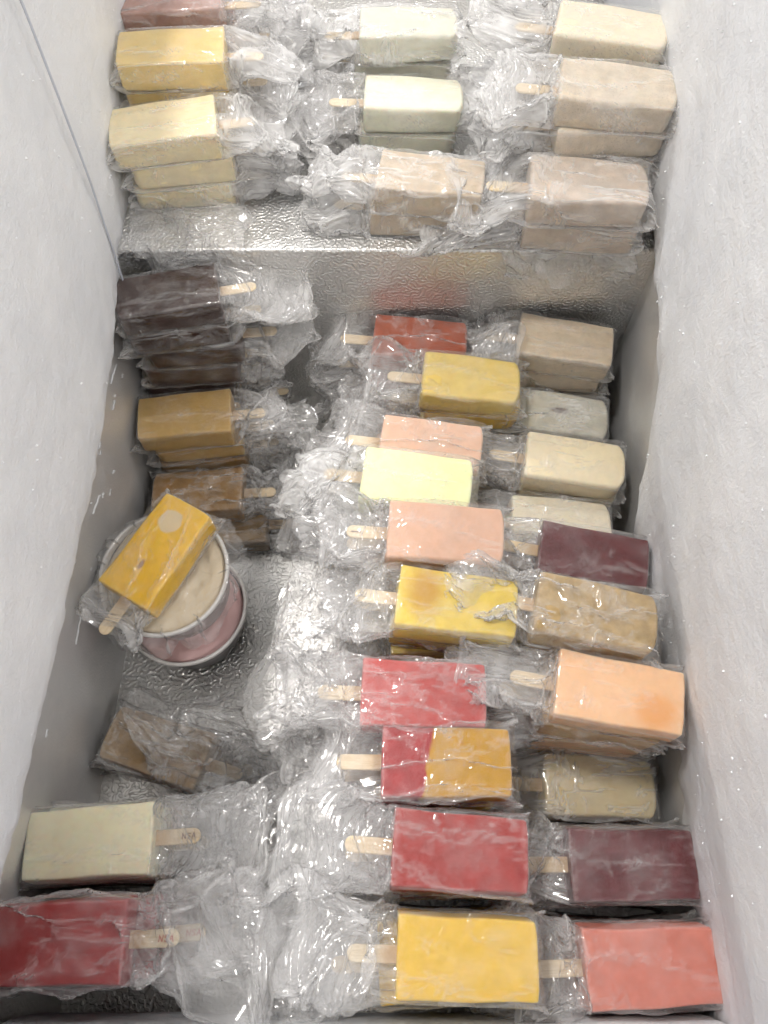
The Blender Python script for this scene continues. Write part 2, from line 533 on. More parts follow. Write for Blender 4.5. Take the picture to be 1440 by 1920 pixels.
# scraped streaks of rime on the bare metal of the side walls
def scrapes():
    rs = np.random.RandomState(11)
    verts, faces = [], []
    def streak(side, y, z, ln, w, lean):
        n = 9
        b = len(verts)
        for k in range(n):
            t = k / (n - 1)
            ww = 0.45 * w * math.sin(math.pi * min(0.98, t + 0.02)) * (0.6 + 0.6 * rs.rand())
            zz = z + lean * (t - 0.5) * 0.5 + rs.randn() * 0.0003; yk = y + 0.6 * ln * (t - 0.5)
            x0 = xl(yk) if side < 0 else float(xr(yk))
            for s in (-1, 0, 1):
                verts.append((x0 - side * (0.0004 + (0.0012 * rs.rand() + 0.0008 if s == 0 else 0)), yk, zz + s * ww))
        for k in range(n - 1):
            for s in (0, 1):
                a = b + k * 3 + s
                faces.append((a, a + 1, a + 4, a + 3))
    for (y, z, ln, w, lean) in [(0.435, 0.175, 0.04, .0022, -.006), (0.41, 0.16, 0.018, .0012, 0), (0.36, 0.17, .012, .001, 0), (0.355, 0.165, .008, .0008, 0), (0.31, 0.15, 0.036, .0024, -.01),
                                (0.325, .14, .01, .001, 0), (0.22, 0.17, .05, .0018, -.004), (0.20, 0.13, .045, .002, 0.004), (0.25, .2, .03, .0015, 0), (.14, .17, .06, .0025, 0)]:
        streak(-1, y, z, ln, w, lean)
    for k in range(0):
        y = 0.36 + 0.10 * rs.rand(); streak(1, y, 0.13 + 0.06 * rs.rand(), 0.02 + 0.07 * rs.rand(), .0006 + .0016 * rs.rand(), 0.002 * rs.randn())
    for k in range(18):
        streak(-1, -0.05 + 0.5 * rs.rand(), 0.12 + 0.1 * rs.rand(), 0.003 + 0.008 * rs.rand(), .0004 + .0005 * rs.rand(), 0.001 * rs.randn())
    tag(link('ice_streaks', new_mesh('ice_streaks', verts, faces, True), None, FROST), 'scraped white streaks of rime on the bare metal side walls', 'ice', kind='stuff')
scrapes()

# thin strip running up the left frosted wall above the step
def wall_strip():
    pts = [(-0.004, 0.505, 0.20), (0.0, 0.506, 0.262), (0.002, 0.512, 0.33), (0.003, 0.515, 0.40), (0.002, 0.52, 0.46), (-0.004, 0.53, 0.55)]
    verts, faces = [], []
    n = 8; P = []
    for i in range(len(pts) - 1):
        for k in range(6):
            t = k / 6; P.append(tuple(a + (b - a) * t for a, b in zip(pts[i], pts[i + 1])))
    for i, p in enumerate(P):
        for k in range(n):
            a = 2 * math.pi * k / n
            verts.append((xl(p[1]) + 0.0142 + p[0] + 0.0009 * math.cos(a), p[1] + 0.0011 * math.sin(a), p[2]))
    for i in range(len(P) - 1):
        for k in range(n):
            faces.append((i * n + k, i * n + (k + 1) % n, (i + 1) * n + (k + 1) % n, (i + 1) * n + k))
    m = simple('grey_plastic', (192, 196, 206), 0.45, 0, 60, 0.08)
    tag(link('plastic_strip', new_mesh('plastic_strip', verts, faces, True), None, m), 'thin bluish grey strip running up the frosted left wall above the step', 'strip')
wall_strip()

# ------------------------------------------------------------------ ice bars: shared meshes

def body_mesh(seed, rnd=0.0024, tip=0.005, wob=0.0002):
    rs = np.random.RandomState(seed)
    hx, hy, hz = L_ / 2, W_ / 2, T_ / 2
    def ax(h, n):
        e = [h - rnd * f for f in (1, .6, .3, .1, 0)]
        mid = np.linspace(-(h - rnd), h - rnd, n)
        return np.concatenate([[-q for q in e[::-1][:-1]], mid, e[1:]])
    X, Y, Z = ax(hx, 12), ax(hy, 8), ax(hz, 5)
    vid, verts, faces = {}, [], []
    def vert(i, j, k):
        key = (i, j, k)
        if key not in vid:
            vid[key] = len(verts); verts.append((X[i], Y[j], Z[k]))
        return vid[key]
    nx, ny, nz = len(X), len(Y), len(Z)
    for i in range(nx - 1):
        for j in range(ny - 1):
            faces.append((vert(i, j, nz - 1), vert(i + 1, j, nz - 1), vert(i + 1, j + 1, nz - 1), vert(i, j + 1, nz - 1)))
            faces.append((vert(i, j, 0), vert(i, j + 1, 0), vert(i + 1, j + 1, 0), vert(i + 1, j, 0)))
    for i in range(nx - 1):
        for k in range(nz - 1):
            faces.append((vert(i, 0, k), vert(i + 1, 0, k), vert(i + 1, 0, k + 1), vert(i, 0, k + 1)))
            faces.append((vert(i, ny - 1, k), vert(i, ny - 1, k + 1), vert(i + 1, ny - 1, k + 1), vert(i + 1, ny - 1, k)))
    for j in range(ny - 1):
        for k in range(nz - 1):
            faces.append((vert(0, j, k), vert(0, j, k + 1), vert(0, j + 1, k + 1), vert(0, j + 1, k)))
            faces.append((vert(nx - 1, j, k), vert(nx - 1, j + 1, k), vert(nx - 1, j + 1, k + 1), vert(nx - 1, j, k + 1)))
    P = np.array(verts)
    h = np.array([hx, hy, hz])
    inner = np.clip(P, -(h - rnd), h - rnd)
    d = P - inner
    ln = np.linalg.norm(d, axis=1, keepdims=True)
    mx = np.max(np.abs(d), axis=1, keepdims=True)
    P = inner + np.where(ln > 1e-9, d / np.maximum(ln, 1e-9) * np.minimum(mx, rnd), 0)
    x, y, z = P[:, 0].copy(), P[:, 1].copy(), P[:, 2].copy()
    tt = np.clip((x / hx + 1) / 2, 0, 1)
    y = y * (1.0 - 0.07 * tt) * (1 - 0.045 * (z / hz))
    z = z * (1.0 - 0.05 * tt)
    x = x - tip * (np.abs(y) / hy) ** 4 * np.clip((x / hx - 0.5) / 0.5, 0, 1)
    # gentle unevenness, hollowed / crowned faces
    for k in range(4):
        q = rs.randn(3) * 70; ph = rs.rand(3) * 6
        x = x + wob * 0.5 * np.sin(P @ q + ph[0]); y = y + wob * np.sin(P @ q * 0.8 + ph[1]); z = z + wob * np.sin(P @ q * 0.7 + ph[2])
    z = z + T_ / 2 + 0.0006
    return new_mesh('ice_bar_body', np.stack([x, y, z], 1), faces, True)
BODIES = [body_mesh(1), body_mesh(2, 0.0036, 0.009, 0.0003), body_mesh(3, 0.0019, 0.0025), body_mesh(4, 0.0034, 0.012, 0.0003)]

def stick_mesh():
    hw, ht = 0.0056, 0.0011
    x0, x1 = -0.034 - L_ / 2, -L_ / 2 + 0.02
    out = []
    for k in range(9):
        a = math.pi / 2 + math.pi * k / 8
        out.append((x0 + hw + hw * math.cos(a) * 1.0, hw * math.sin(a)))
    out = [(x1, hw)] + out + [(x1, -hw)]
    n = len(out)
    e = 0.88
    def ring(s, z): 
        return [((x if x > x0 + hw else x0 + hw + (x - x0 - hw) * s), y * s, z) for x, y in out]
    verts = ring(e, ht) + ring(1, ht * 0.5) + ring(1, -ht * 0.5) + ring(e, -ht)
    verts = [(x, y, z + T_ / 2) for x, y, z in verts]
    faces = [tuple(range(n)), tuple(range(4 * n - 1, 3 * n - 1, -1))]
    for r in range(3):
        for k in range(n):
            faces.append((r * n + k, (r + 1) * n + k, (r + 1) * n + (k + 1) % n, r * n + (k + 1) % n))
    return new_mesh('stick', verts, faces, False)
STICK = stick_mesh()

def tri(x):
    return 4 * np.abs(x - np.floor(x + 0.5)) - 1

def crumple(P, rs, n, lmin, lmax):
    """faceted crumple field: folded triangle waves in random directions; unit = metres"""
    out = np.zeros(P.shape)
    Q = P + 0.0
    for k in range(3):
        d = rs.randn(3); d /= np.linalg.norm(d)
        Q = Q + 0.0022 * np.sin((P @ d)[:, None] * (90 + 80 * rs.rand()) + rs.rand(3) * 6)
    for k in range(n):
        d = rs.randn(3); d /= np.linalg.norm(d)
        lam = lmin * (lmax / lmin) ** rs.rand()
        m = rs.randn(3); m /= np.linalg.norm(m)
        ph = rs.rand()
        w = tri(Q @ d / lam + ph)
        out += (w * lam * 0.16)[:, None] * m
    return out / math.sqrt(n) * 2.0

def crease_of(G, res):
    """whitening where the film is sharply creased (grid of points in, one value per point out)"""
    a = np.zeros(G.shape[:2])
    a[1:-1] += np.linalg.norm(G[2:] + G[:-2] - 2 * G[1:-1], axis=-1) / res
    a[:, 1:-1] += np.linalg.norm(G[:, 2:] + G[:, :-2] - 2 * G[:, 1:-1], axis=-1) / res
    return np.clip(a - 0.45, 0, 1.2).reshape(-1) * 0.6

def relax(P, rx, ru, periodic, collide, iters, grav, bend=0.12):
    """thin-film relaxation on a grid: keep edge lengths (so slack film buckles into real folds), sag, collide.
    P (nx,nu,3); rx (nx-1,nu) and ru (nx,nu or nu-1) are the film's own edge lengths"""
    def proj(A, B, r, k):
        d = B - A
        l = np.sqrt(np.einsum('ijk,ijk->ij', d, d)) + 1e-9
        c = d * (0.5 * k * (l - r) / l)[:, :, None]
        A += c; B -= c
    def push(A, B, r, k):              # only keeps points apart: resistance against sharp folding
        d = B - A
        l = np.sqrt(np.einsum('ijk,ijk->ij', d, d)) + 1e-9
        c = d * (0.5 * k * np.minimum(l - r, 0) / l)[:, :, None]
        A += c; B -= c
    P = P.astype(np.float32); rx = rx.astype(np.float32); ru = ru.astype(np.float32)
    nx, nu = P.shape[:2]
    rd = np.sqrt(rx ** 2 + (0.5 * (ru[:-1] + ru[1:])[:, :rx.shape[1]]) ** 2) if periodic else np.sqrt(rx[:, :-1] ** 2 + ru[:-1] ** 2)
    for it in range(iters):
        P[:, :, 2] -= grav
        for o in (0, 1):
            n = (nx - o) // 2
            proj(P[o:o + 2 * n:2], P[o + 1:o + 2 * n:2], rx[o:o + 2 * n - 1:2][:n], 1.0)
        for o in (0, 1):
            n = (nu - o) // 2
            proj(P[:, o:o + 2 * n:2], P[:, o + 1:o + 2 * n:2], ru[:, o:o + 2 * n - 1:2][:, :n], 1.0)
        if periodic:
            proj(P[:, nu - 1:nu], P[:, 0:1], ru[:, nu - 1:nu], 1.0)
        if it % 2 == 0:
            for o in (0, 1):
                n = (nx - o) // 2
                a, b = P[o:o + 2 * n:2], P[o + 1:o + 2 * n:2]
                r = rd[o:o + 2 * n - 1:2][:n]
                m = nu - 1
                push(a[:, :m], b[:, 1:], r[:, :m] * 0.93, 0.6)
                push(a[:, 1:], b[:, :m], r[:, :m] * 0.93, 0.6)
            for st in (2, 4):
                for o in range(0, 2 * st, st):
                    a = P[o::2 * st]; b = P[o + st::2 * st]; n = min(len(a), len(b))
                    if n: push(a[:n], b[:n], np.full((n, nu), st * float(np.mean(rx)) * (0.80 if st == 2 else 0.62)), bend)
                    a = P[:, o::2 * st]; b = P[:, o + st::2 * st]; n = min(a.shape[1], b.shape[1])
                    if n: push(a[:, :n], b[:, :n], np.full((nx, n), st * float(np.mean(ru)) * (0.80 if st == 2 else 0.62)), bend)
        collide(P)
    return P

def bag_mesh(seed, tail=0.07, aw=0.036, loose=1.0, droop=-0.006, res=0.0015, flap=0.008, amp=1.0, skew=0.0, lift=0.0, iters=120):
    """clear bag round one bar: a tube of film, closed at the tip, slack and gathered round the stick"""
    rs = np.random.RandomState(seed)
    hx, hy, hz = L_ / 2, W_ / 2, T_ / 2
    slack = 1.0 + 0.13 * loose                                # girth of the bag compared with the bar
    girth = 2 * (W_ + T_) * slack
    nu = int(girth / res); nu += nu % 2
    nb = int((2 * hx + flap) / res); nt = int(tail * 1.4 / res)
    nx = nb + nt
    xs = np.concatenate([np.linspace(hx + flap, -hx, nb, endpoint=False), np.linspace(-hx, -hx - tail, nt)])
    per = np.array([W_, T_, W_, T_]); cum = np.concatenate([[0], np.cumsum(per)])
    s_ = np.linspace(0, cum[-1], nu, endpoint=False)
    side = np.clip(np.searchsorted(cum, s_, side='right') - 1, 0, 3)
    f = (s_ - cum[side]) / per[side] * 2 - 1
    sy = np.choose(side, [f, np.ones_like(f), -f, -np.ones_like(f)])
    sz = np.choose(side, [np.ones_like(f), -f, -np.ones_like(f), f])
    rr = np.sqrt(sy ** 2 + sz ** 2); cyy, czz = sy / rr, sz / rr
    sm = lambda v: v * v * (3 - 2 * v)
    x = np.repeat(xs[:, None], nu, 1)
    au = 2 * np.pi * np.arange(nu) / nu
    mouth = 1 + sum(rs.uniform(-0.16, 0.16) / (1 + 0.35 * m_) * np.cos(m_ * au + rs.rand() * 6.28) for m_ in range(1, 7))
    x = np.where(x < -hx, -hx + (x + hx) * mouth[None], x)
    t = np.clip((-hx - x) / tail, 0, 1)
    tipt = np.clip((x - hx) / flap, 0, 1)
    k = 0.06 + 0.5 * np.clip(t * 4, 0, 1)
    a = hy + 0.0012 + (aw - hy) * sm(np.clip(t * 1.6, 0, 1)) + 0.003 * tipt
    b = (hz + 0.0012) * (1 - sm(np.clip(tipt * 1.5, 0, 1)) * 0.94) * (1 - 0.42 * sm(np.clip(t * 2.2, 0, 1)))
    y = a * (sy * (1 - k) + cyy * k) + skew * t ** 1.4
    z = b * (sz * (1 - k) + czz * k) + droop * t ** 1.5 + lift * np.sin(t * 3.1)
    P = np.stack([x, y, z], -1)
    # a first uneven shape for the folds to grow from
    fl = P.reshape(-1, 3)
    rmp = np.clip(t * 4, 0, 1).reshape(-1)
    seedC = crumple(fl, rs, 6, 0.030, 0.085) * (rmp * 0.9 * amp)[:, None] + crumple(fl + 3, rs, 6, 0.012, 0.030) * (0.16 * loose + rmp * 0.85 * amp)[:, None]
    seedC += crumple(fl * np.array([0.35, 1, 1]) + 9, rs, 5, 0.012, 0.03) * (1 - rmp)[:, None] * 0.5 * loose
    P = P + seedC.reshape(P.shape)
    rx = np.full((nx - 1, nu), 0.0)
    rx[:nb] = (2 * hx + flap) / nb * (1.0 + 0.03 * loose); rx[nb:] = tail * 1.0 / nt * (1.34 + 0.20 * rs.rand()) 
    rx[nb:] *= mouth[None]
    ru = np.full((nx, nu), girth / nu)
    ru = ru * (1 + 0.20 * np.clip(t * 3, 0, 1) * amp)
    x_fix = P[0].copy()
    def collide(Q):
        # stay outside the ice
        q = Q.reshape(-1, 3)
        tt = np.clip((q[:, 0] / hx + 1) / 2, 0, 1)
        by = hy * (1 - 0.07 * tt) * (1 - 0.045 * q[:, 2] / hz) + 0.0005
        bz = hz * (1 - 0.05 * tt) + 0.0005
        ins = (np.abs(q[:, 0]) < hx + 0.0004) & (np.abs(q[:, 1]) < by) & (np.abs(q[:, 2]) < bz)
        i = np.nonzero(ins)[0]
        dy = by[i] - np.abs(q[i, 1]); dz = bz[i] - np.abs(q[i, 2]); dx = hx + 0.0004 - np.abs(q[i, 0])
        mz = (dz <= dy) & (dz <= dx); my = (~mz) & (dy <= dx); mx = ~(mz | my)
        sg = lambda v: np.where(v >= 0, 1.0, -1.0)
        q[i[mz], 2] += sg(q[i[mz], 2]) * dz[mz]
        q[i[my], 1] += sg(q[i[my], 1]) * dy[my]
        q[i[mx], 0] += sg(q[i[mx], 0]) * dx[mx]
        # the bars above and below leave little room
        lim_t = hz + 0.0020 + 0.0022 * loose + 0.012 * np.clip((-hx - q[:, 0]) / 0.02, 0, 1)
        lim_b = -hz - 0.0012 - 0.010 * np.clip((-hx - q[:, 0]) / 0.02, 0, 1)
        q[:, 2] = np.clip(q[:, 2], lim_b, lim_t)
    P = relax(P, rx, ru, True, collide, iters, 0.00001)
    nz_ = nx * nu
    tf = t.reshape(-1); tp = tipt.reshape(-1)
    crease = crease_of(P, res)
    base = P.reshape(-1, 3)
    gap = np.maximum(np.maximum(np.abs(base[:, 1]) - hy, np.abs(base[:, 2]) - hz), 0)     # film standing off the ice looks whiter
    nzz = np.clip(fbm(base[:, 0] * 55 + 40, base[:, 1] * 55 + base[:, 2] * 50 + 40, seed + 21, 4) - 0.42, 0, 1) * 2.2
    body = 1 - np.clip(tf * 6, 0, 1)
    fleck = np.clip(fbm(base[:, 0] * 170 + 40, base[:, 1] * 170 + base[:, 2] * 90 + 40, seed + 31, 3) - 0.60, 0, 1) * 7 * np.clip(fbm(base[:, 0] * 30 + 40, base[:, 1] * 30 + 40, seed + 33, 2) - 0.30, 0, 1) * 3
    hz_a = (1 - body) * (0.55 + nzz * 1.0) + body * (0.08 + nzz * (0.42 + 0.26 * loose) + np.clip((gap - 0.0012) / 0.003, 0, 1) * 0.7 + np.clip(fleck, 0, 1.5)) + crease * (1.5 - 0.5 * (1 - body))
    V = base.copy(); V[:, 2] += T_ / 2 + 0.0006
    idx = np.arange(nx * nu).reshape(nx, nu)
    nxt = np.roll(idx, -1, axis=1)
    q = np.stack([idx[:-1], nxt[:-1], nxt[1:], idx[1:]], -1).reshape(-1, 4)
    me = bpy.data.meshes.new('bag')
    me.vertices.add(len(V)); me.vertices.foreach_set('co', V.astype(np.float32).ravel())
    me.loops.add(len(q) * 4); me.loops.foreach_set('vertex_index', q.astype(np.int32).ravel())
    me.polygons.add(len(q)); me.polygons.foreach_set('loop_start', np.arange(0, len(q) * 4, 4, dtype=np.int32))
    me.polygons.foreach_set('loop_total', np.full(len(q), 4, dtype=np.int32))
    me.polygons.foreach_set('use_smooth', np.ones(len(q), dtype=bool))
    me.update(calc_edges=True)
    at = me.attributes.new('haze', 'FLOAT', 'POINT')
    at.data.foreach_set('value', hz_a.astype(np.float32))
    return me

rg = random.Random(5)
BAGS = []
# even: film tight on the face, odd: slack wrinkled film
for i in range(16):
    big = i % 8 in (6, 7)
    BAGS.append(bag_mesh(100 + i, tail=(0.078 if big else 0.054) + 0.022 * rg.random(), aw=(0.036 if big else 0.026) + 0.010 * rg.random(), loose=(0.55, 1.3, 0.7, 1.6)[i % 4],
                         droop=rg.uniform(-0.014, 0.004), flap=rg.uniform(0.004, 0.011), amp=rg.uniform(0.85, 1.2), skew=rg.uniform(-0.012, 0.012), lift=rg.uniform(-0.002, 0.004)))

BAGS_LITE = [bag_mesh(300 + i, tail=0.034 + 0.008 * i, aw=0.028, loose=0.5, droop=-0.003, res=0.0024, flap=0.004, amp=0.8, iters=70) for i in range(4)]
BAG_SHORT = bag_mesh(340, tail=0.030, aw=0.030, loose=0.8, droop=-0.004, flap=0.006, amp=0.7)

# handwriting as thin ink ribbons on the stick top (strokes in mm, x along reading direction)
GLYPH = {
    'N': [[(0, 0), (0.3, 4)], [(0.3, 4), (2.2, 0.2)], [(2.2, 0.2), (2.8, 4.2)]],
    'S': [[(2.6, 3.6), (1.0, 4), (0.2, 3.0), (1.2, 2.2), (2.2, 1.4), (1.6, 0.3), (0.2, 0.4)]],
    'A': [[(0, 0), (1.7, 4.2)], [(1.7, 4.2), (2.6, 0)], [(0.5, 1.5), (2.4, 1.6)]],
    'L': [[(0, 4), (0, 0), (2, 0)]],
    'E': [[(0, 4), (0, 0)], [(0, 4), (2, 4)], [(0, 2), (1.7, 2.1)], [(0, 0), (2, 0)]],
    'M': [[(0, 0), (0.3, 4), (1.5, 1.5), (2.7, 4), (3, 0)]],
    '#': [[(0, 1.0), (6.2, 0.7)], [(0.2, 2.2), (2.8, 2.0)], [(2.6, 2.1), (3.0, 4.6)], [(4.6, 2.4), (5.0, 4.2)]],
    '~': [[(0, 1.4), (0.9, 2.4), (1.6, 1.2), (2.5, 2.3), (3.2, 1.3), (4.3, 2.2), (5.2, 1.1), (6.4, 2.0), (7.4, 1.2), (8.6, 2.2)], [(0.4, 1.9), (3.0, 1.8), (6.0, 1.6)]],
}
def lettering(text, stick, ink, flip, scale=1.0, x_start=0.004, w=0.00032):
    """text near the free end of the stick; flip=True: readable when the stick points right (bar turned 180 deg)"""
    polys = []
    cx = 0
    for ch in text:
        g = GLYPH[ch]
        wd = max(p[0] for s in g for p in s)
        for s in g:
            polys.append([((p[0] + cx) * 0.001 * scale, (p[1] - 2.1) * 0.001 * scale) for p in s])
        cx += wd + 0.9
    total = (cx - 0.9) * 0.001 * scale
    tipx = -0.034 - L_ / 2
    verts, faces = [], []
    z = T_ / 2 + 0.0011 + 0.00012
    for pl in polys:
        for (ax_, ay), (bx, by) in zip(pl[:-1], pl[1:]):
            if flip:       # reading direction is -x
                ax2, ay2, bx2, by2 = tipx + x_start + total - ax_, -ay, tipx + x_start + total - bx, -by
            else:
                ax2, ay2, bx2, by2 = tipx + x_start + ax_, ay, tipx + x_start + bx, by
            d = Vector((bx2 - ax2, by2 - ay2)); d.normalize(); nn = Vector((-d.y, d.x)) * w
            e = d * w * 0.6
            b = len(verts)
            for px, py in ((ax2 - nn.x - e.x, ay2 - nn.y - e.y), (bx2 - nn.x + e.x, by2 - nn.y + e.y), (bx2 + nn.x + e.x, by2 + nn.y + e.y), (ax2 + nn.x - e.x, ay2 + nn.y - e.y)):
                verts.append((px, py, z)); verts.append((px, py, z - 0.0001))
            faces += [(b, b + 2, b + 4, b + 6), (b, b + 1, b + 3, b + 2), (b + 2, b + 3, b + 5, b + 4), (b + 4, b + 5, b + 7, b + 6), (b + 6, b + 7, b + 1, b)]
            z += 0.000012
    return link('lettering', new_mesh('lettering', verts, faces, False), stick, ink)

bag_i = [0]
def ice_bar(label, mat, x, y, z, yaw, flip=False, body=0, bag=None, group=None, tilt=0.0, roll=0.0, scale=1.0, film=None, text=None, ink=None, sx=None, mirror=None):
    """one wrapped ice bar: Empty at its base > ice body, wooden stick (> lettering), plastic bag"""
    root = bpy.data.objects.new('ice_bar', None)
    COL.objects.link(root)
    root.empty_display_size = 0.02
    root.location = (x, y, z)
    root.rotation_euler = Euler((R(roll), R(tilt), R(yaw + (180 if flip else 0))))
    root.scale = (scale,) * 3
    tag(root, label, 'ice bar', group)
    b = link('ice', BODIES[body % len(BODIES)], root)
    if len(b.data.materials) == 0: b.data.materials.append(None)
    b.material_slots[0].link = 'OBJECT'; b.material_slots[0].material = mat
    st = link('stick', STICK, root, WOOD if len(STICK.materials) == 0 else None)
    if sx is not None: st.location.x = sx
    if text:
        lettering(text, st, ink or INK, flip)
    if bag is None:
        bag = bag_i[0]; bag_i[0] += 5
    bg = link('plastic_bag', bag if not isinstance(bag, int) else BAGS[bag % len(BAGS)], root)
    if len(bg.data.materials) == 0: bg.data.materials.append(None)
    bg.material_slots[0].link = 'OBJECT'; bg.material_slots[0].material = film or FILM
    if mirror if mirror is not None else (bag_i[0] // 5) % 2:
        bg.scale.y = -1
    return root

# ------------------------------------------------------------------ flavours
ICE = {}
def ice(key, *a, **k):
    ICE[key] = mat_ice('ice_' + key, *a, **k); return ICE[key]
ice('mauve', (178, 140, 128)); ice('butter', (226, 198, 126), mottle=0.05, frost=0.15); ice('cream', (242, 226, 184), mottle=0.05)
ice('milk', (214, 212, 196), mottle=0.06); ice('coconut', (230, 229, 208), mottle=0.04)
ice('cinnamon', (195, 177, 153), specks=((120, 88, 62), 900)); ice('horchata', (230, 219, 194), specks=((150, 112, 82), 520), mottle=0.04)
ice('beige', (213, 199, 178), specks=((120, 90, 70), 620)); ice('rosebeige', (209, 193, 177), specks=((140, 110, 92), 500), frost=0.5)
ice('chocolate', (62, 38, 30), frost=0.16, mottle=0.2); ice('caramel', (200, 164, 98), mottle=0.05, frost=0.12); ice('toffee', (158, 122, 72), mottle=0.15)
ice('brown', (152, 122, 78), mottle=0.2, frost=0.3); ice('vanilla', (254, 238, 204), mottle=0.03, frost=0.1); ice('strawberry', (166, 52, 52), mottle=0.1, frost=0.12)
ice('mango', (243, 192, 38), mottle=0.07, frost=0.2, spots=((0.026, 0.004, 0.0105, (228, 205, 165), 0.12, 1.0), (-0.018, 0.004, 0.0042, (150, 98, 26), 0.5, 2.2)))
ice('orange', (168, 78, 42)); ice('lemon', (230, 203, 118), mottle=0.05); ice('peach', (226, 186, 160), mottle=0.05, frost=0.1)
ice('lime', (240, 243, 184), mottle=0.04, frost=0.3); ice('apricot', (216, 174, 148), mottle=0.05, specks=((190, 140, 115), 900), frost=0.1)
ice('pineapple', (224, 196, 84), mottle=0.07, spots=((-0.026, 0.004, 0.013, (196, 150, 44), 0.7, 0.7),)); ice('watermelon', (186, 72, 68), mottle=0.1, frost=0.35)
ice('splitred', (165, 42, 46), mottle=0.12, split=(-0.013, (200, 150, 28))); ice('red', (164, 40, 34), mottle=0.1, frost=0.3); ice('sun', (228, 188, 66), mottle=0.05, frost=0.25)
ice('oat', (212, 194, 168), specks=((120, 98, 76), 900), mottle=0.08); ice('cookie', (204, 200, 184), spots=((-0.002, 0.006, 0.009, (92, 72, 64), 0.4, 2.6),)); ice('ivory', (230, 216, 184), mottle=0.04)
ice('shell', (220, 209, 184), mottle=0.05); ice('plum', (90, 10, 18), mottle=0.15, frost=0.12, rough=0.3); ice('tamarind', (178, 152, 108), mottle=0.16, frost=0.2)
ice('melon', (238, 192, 148), mottle=0.04, spots=((0.026, -0.010, 0.0135, (230, 168, 108), 0.5, 1.0),)); ice('tan', (190, 155, 105)); ice('guava', (212, 195, 152), mottle=0.06, frost=0.5)
ice('cherry', (94, 12, 22), mottle=0.15, frost=0.25, rough=0.32); ice('salmon', (208, 124, 106), mottle=0.05, frost=0.3)

ORD = ['second', 'third', 'fourth', 'fifth', 'sixth', 'seventh', 'eighth']
rs_ = random.Random(23)
def stack(top_label, mat, x, y, ztop, yaw, under=None, uname='ice bar', base=0.0, flip=False, body=0, n=None, jx=0.004, jy=0.003, group=None, bag=None, utext=None, **kw):
    """a pile of wrapped bars, the top one placed exactly, the ones below roughly aligned"""
    h = ztop - base
    if n is None: n = max(1, round(h / 0.0272))
    pitch = h / n
    kw.setdefault('tilt', rs_.uniform(-1.6, 1.6)); kw.setdefault('roll', rs_.uniform(-2.2, 2.2))
    ice_bar(top_label, mat, x, y, ztop - T_ - 0.0012, yaw, flip, body, bag=bag, group=None, **kw)
    for k in range(1, n):
        um = under if under is not None else mat
        if isinstance(um, (list, tuple)): um = um[min(k - 1, len(um) - 1)]
        shift = 0.006 * k / max(1, n) if not flip else -0.006 * k / max(1, n)
        ice_bar('%s bar, %s from the top, %s' % (uname[0], ORD[k - 1], uname[1]), um,
                x + rs_.uniform(-jx, jx) * (1.7 if base > 0.1 else 1.0) + (0.002 if flip else -0.002), y + rs_.uniform(-jy, jy), ztop - k * pitch - T_ - 0.0012, yaw * 0.6 + rs_.uniform(-5, 5), flip,
                body=rs_.randrange(4), bag=None if k < 3 else BAGS_LITE[rs_.randrange(4)], group=group or ('wrapped bars ' + uname[1]), scale=kw.get('scale', 1.0), film=FILM_MILKY if base > 0.1 else kw.get('film'),
                text=utext[1] if utext and utext[0] == k else None, ink=utext[2] if utext else None)

S = STEP_Z
# --- upper step, left pile (sticks to the right)
stack('mauve brown wrapped ice bar cut off by the top edge, left pile', ICE['mauve'], -0.196, 0.738, S + 0.108, 4, uname=('mauve brown', 'in the far left pile'), base=S, flip=True, bag=9)
stack('butter yellow ice bar on top of the left pile on the step', ICE['butter'], -0.191, 0.673, S + 0.103, 5, uname=('yellow', 'under the butter yellow bar on the step'), base=S, flip=True, body=2, bag=4, film=FILM_MILKY)
stack('pale cream ice bar topping the pile nearest the left end of the step', ICE['cream'], -0.196, 0.610, S + 0.077, 9, under=ICE['cream'], uname=('cream white', 'in the pale cream pile on the step'), base=S, flip=True, body=2, n=3, bag=2, film=FILM_MILKY)
# --- upper step, middle pile (sticks to the left)
stack('milky white wrapped ice bar at the top centre of the photo', ICE['milk'], 0.024, 0.745, S + 0.080, 0, uname=('milky white', 'in the far centre pile'), base=S, body=1, bag=5, film=FILM_MILKY)
stack('greenish white coconut coloured ice bar, centre of the step', ICE['coconut'], 0.028, 0.680, S + 0.053, -1, uname=('white', 'under the greenish white bar on the step'), base=S, body=1, bag=10)
stack('cinnamon beige ice bar nearest the step edge in the centre pile', ICE['cinnamon'], 0.042, 0.571, S + 0.053, -8, uname=('cinnamon beige', 'in the centre pile at the step edge'), base=S, body=2, n=2, bag=9, film=FILM_MILKY)
# --- upper step, right pile
stack('cream speckled ice bar at the top right by the frosted wall', ICE['horchata'], 0.202, 0.684, S + 0.115, -13, uname=('cream speckled', 'in the far right pile'), base=S, body=1, scale=1.04, bag=8, film=FILM_MILKY)
stack('speckled beige brown ice bar, middle of the right pile on the step', ICE['beige'], 0.199, 0.613, S + 0.109, -8, uname=('speckled beige', 'in the beige brown pile on the step'), utext=(2, 'LEM', INK_DARK), base=S, body=1, n=4, scale=1.05, bag=10, film=FILM_MILKY)
stack('pinkish beige frosted ice bar at the right end of the step edge', ICE['rosebeige'], 0.179, 0.553, S + 0.060, -5, uname=('pinkish beige', 'at the right end of the step edge'), base=S, body=1, n=2, scale=1.09, film=FILM_MILKY, bag=1)
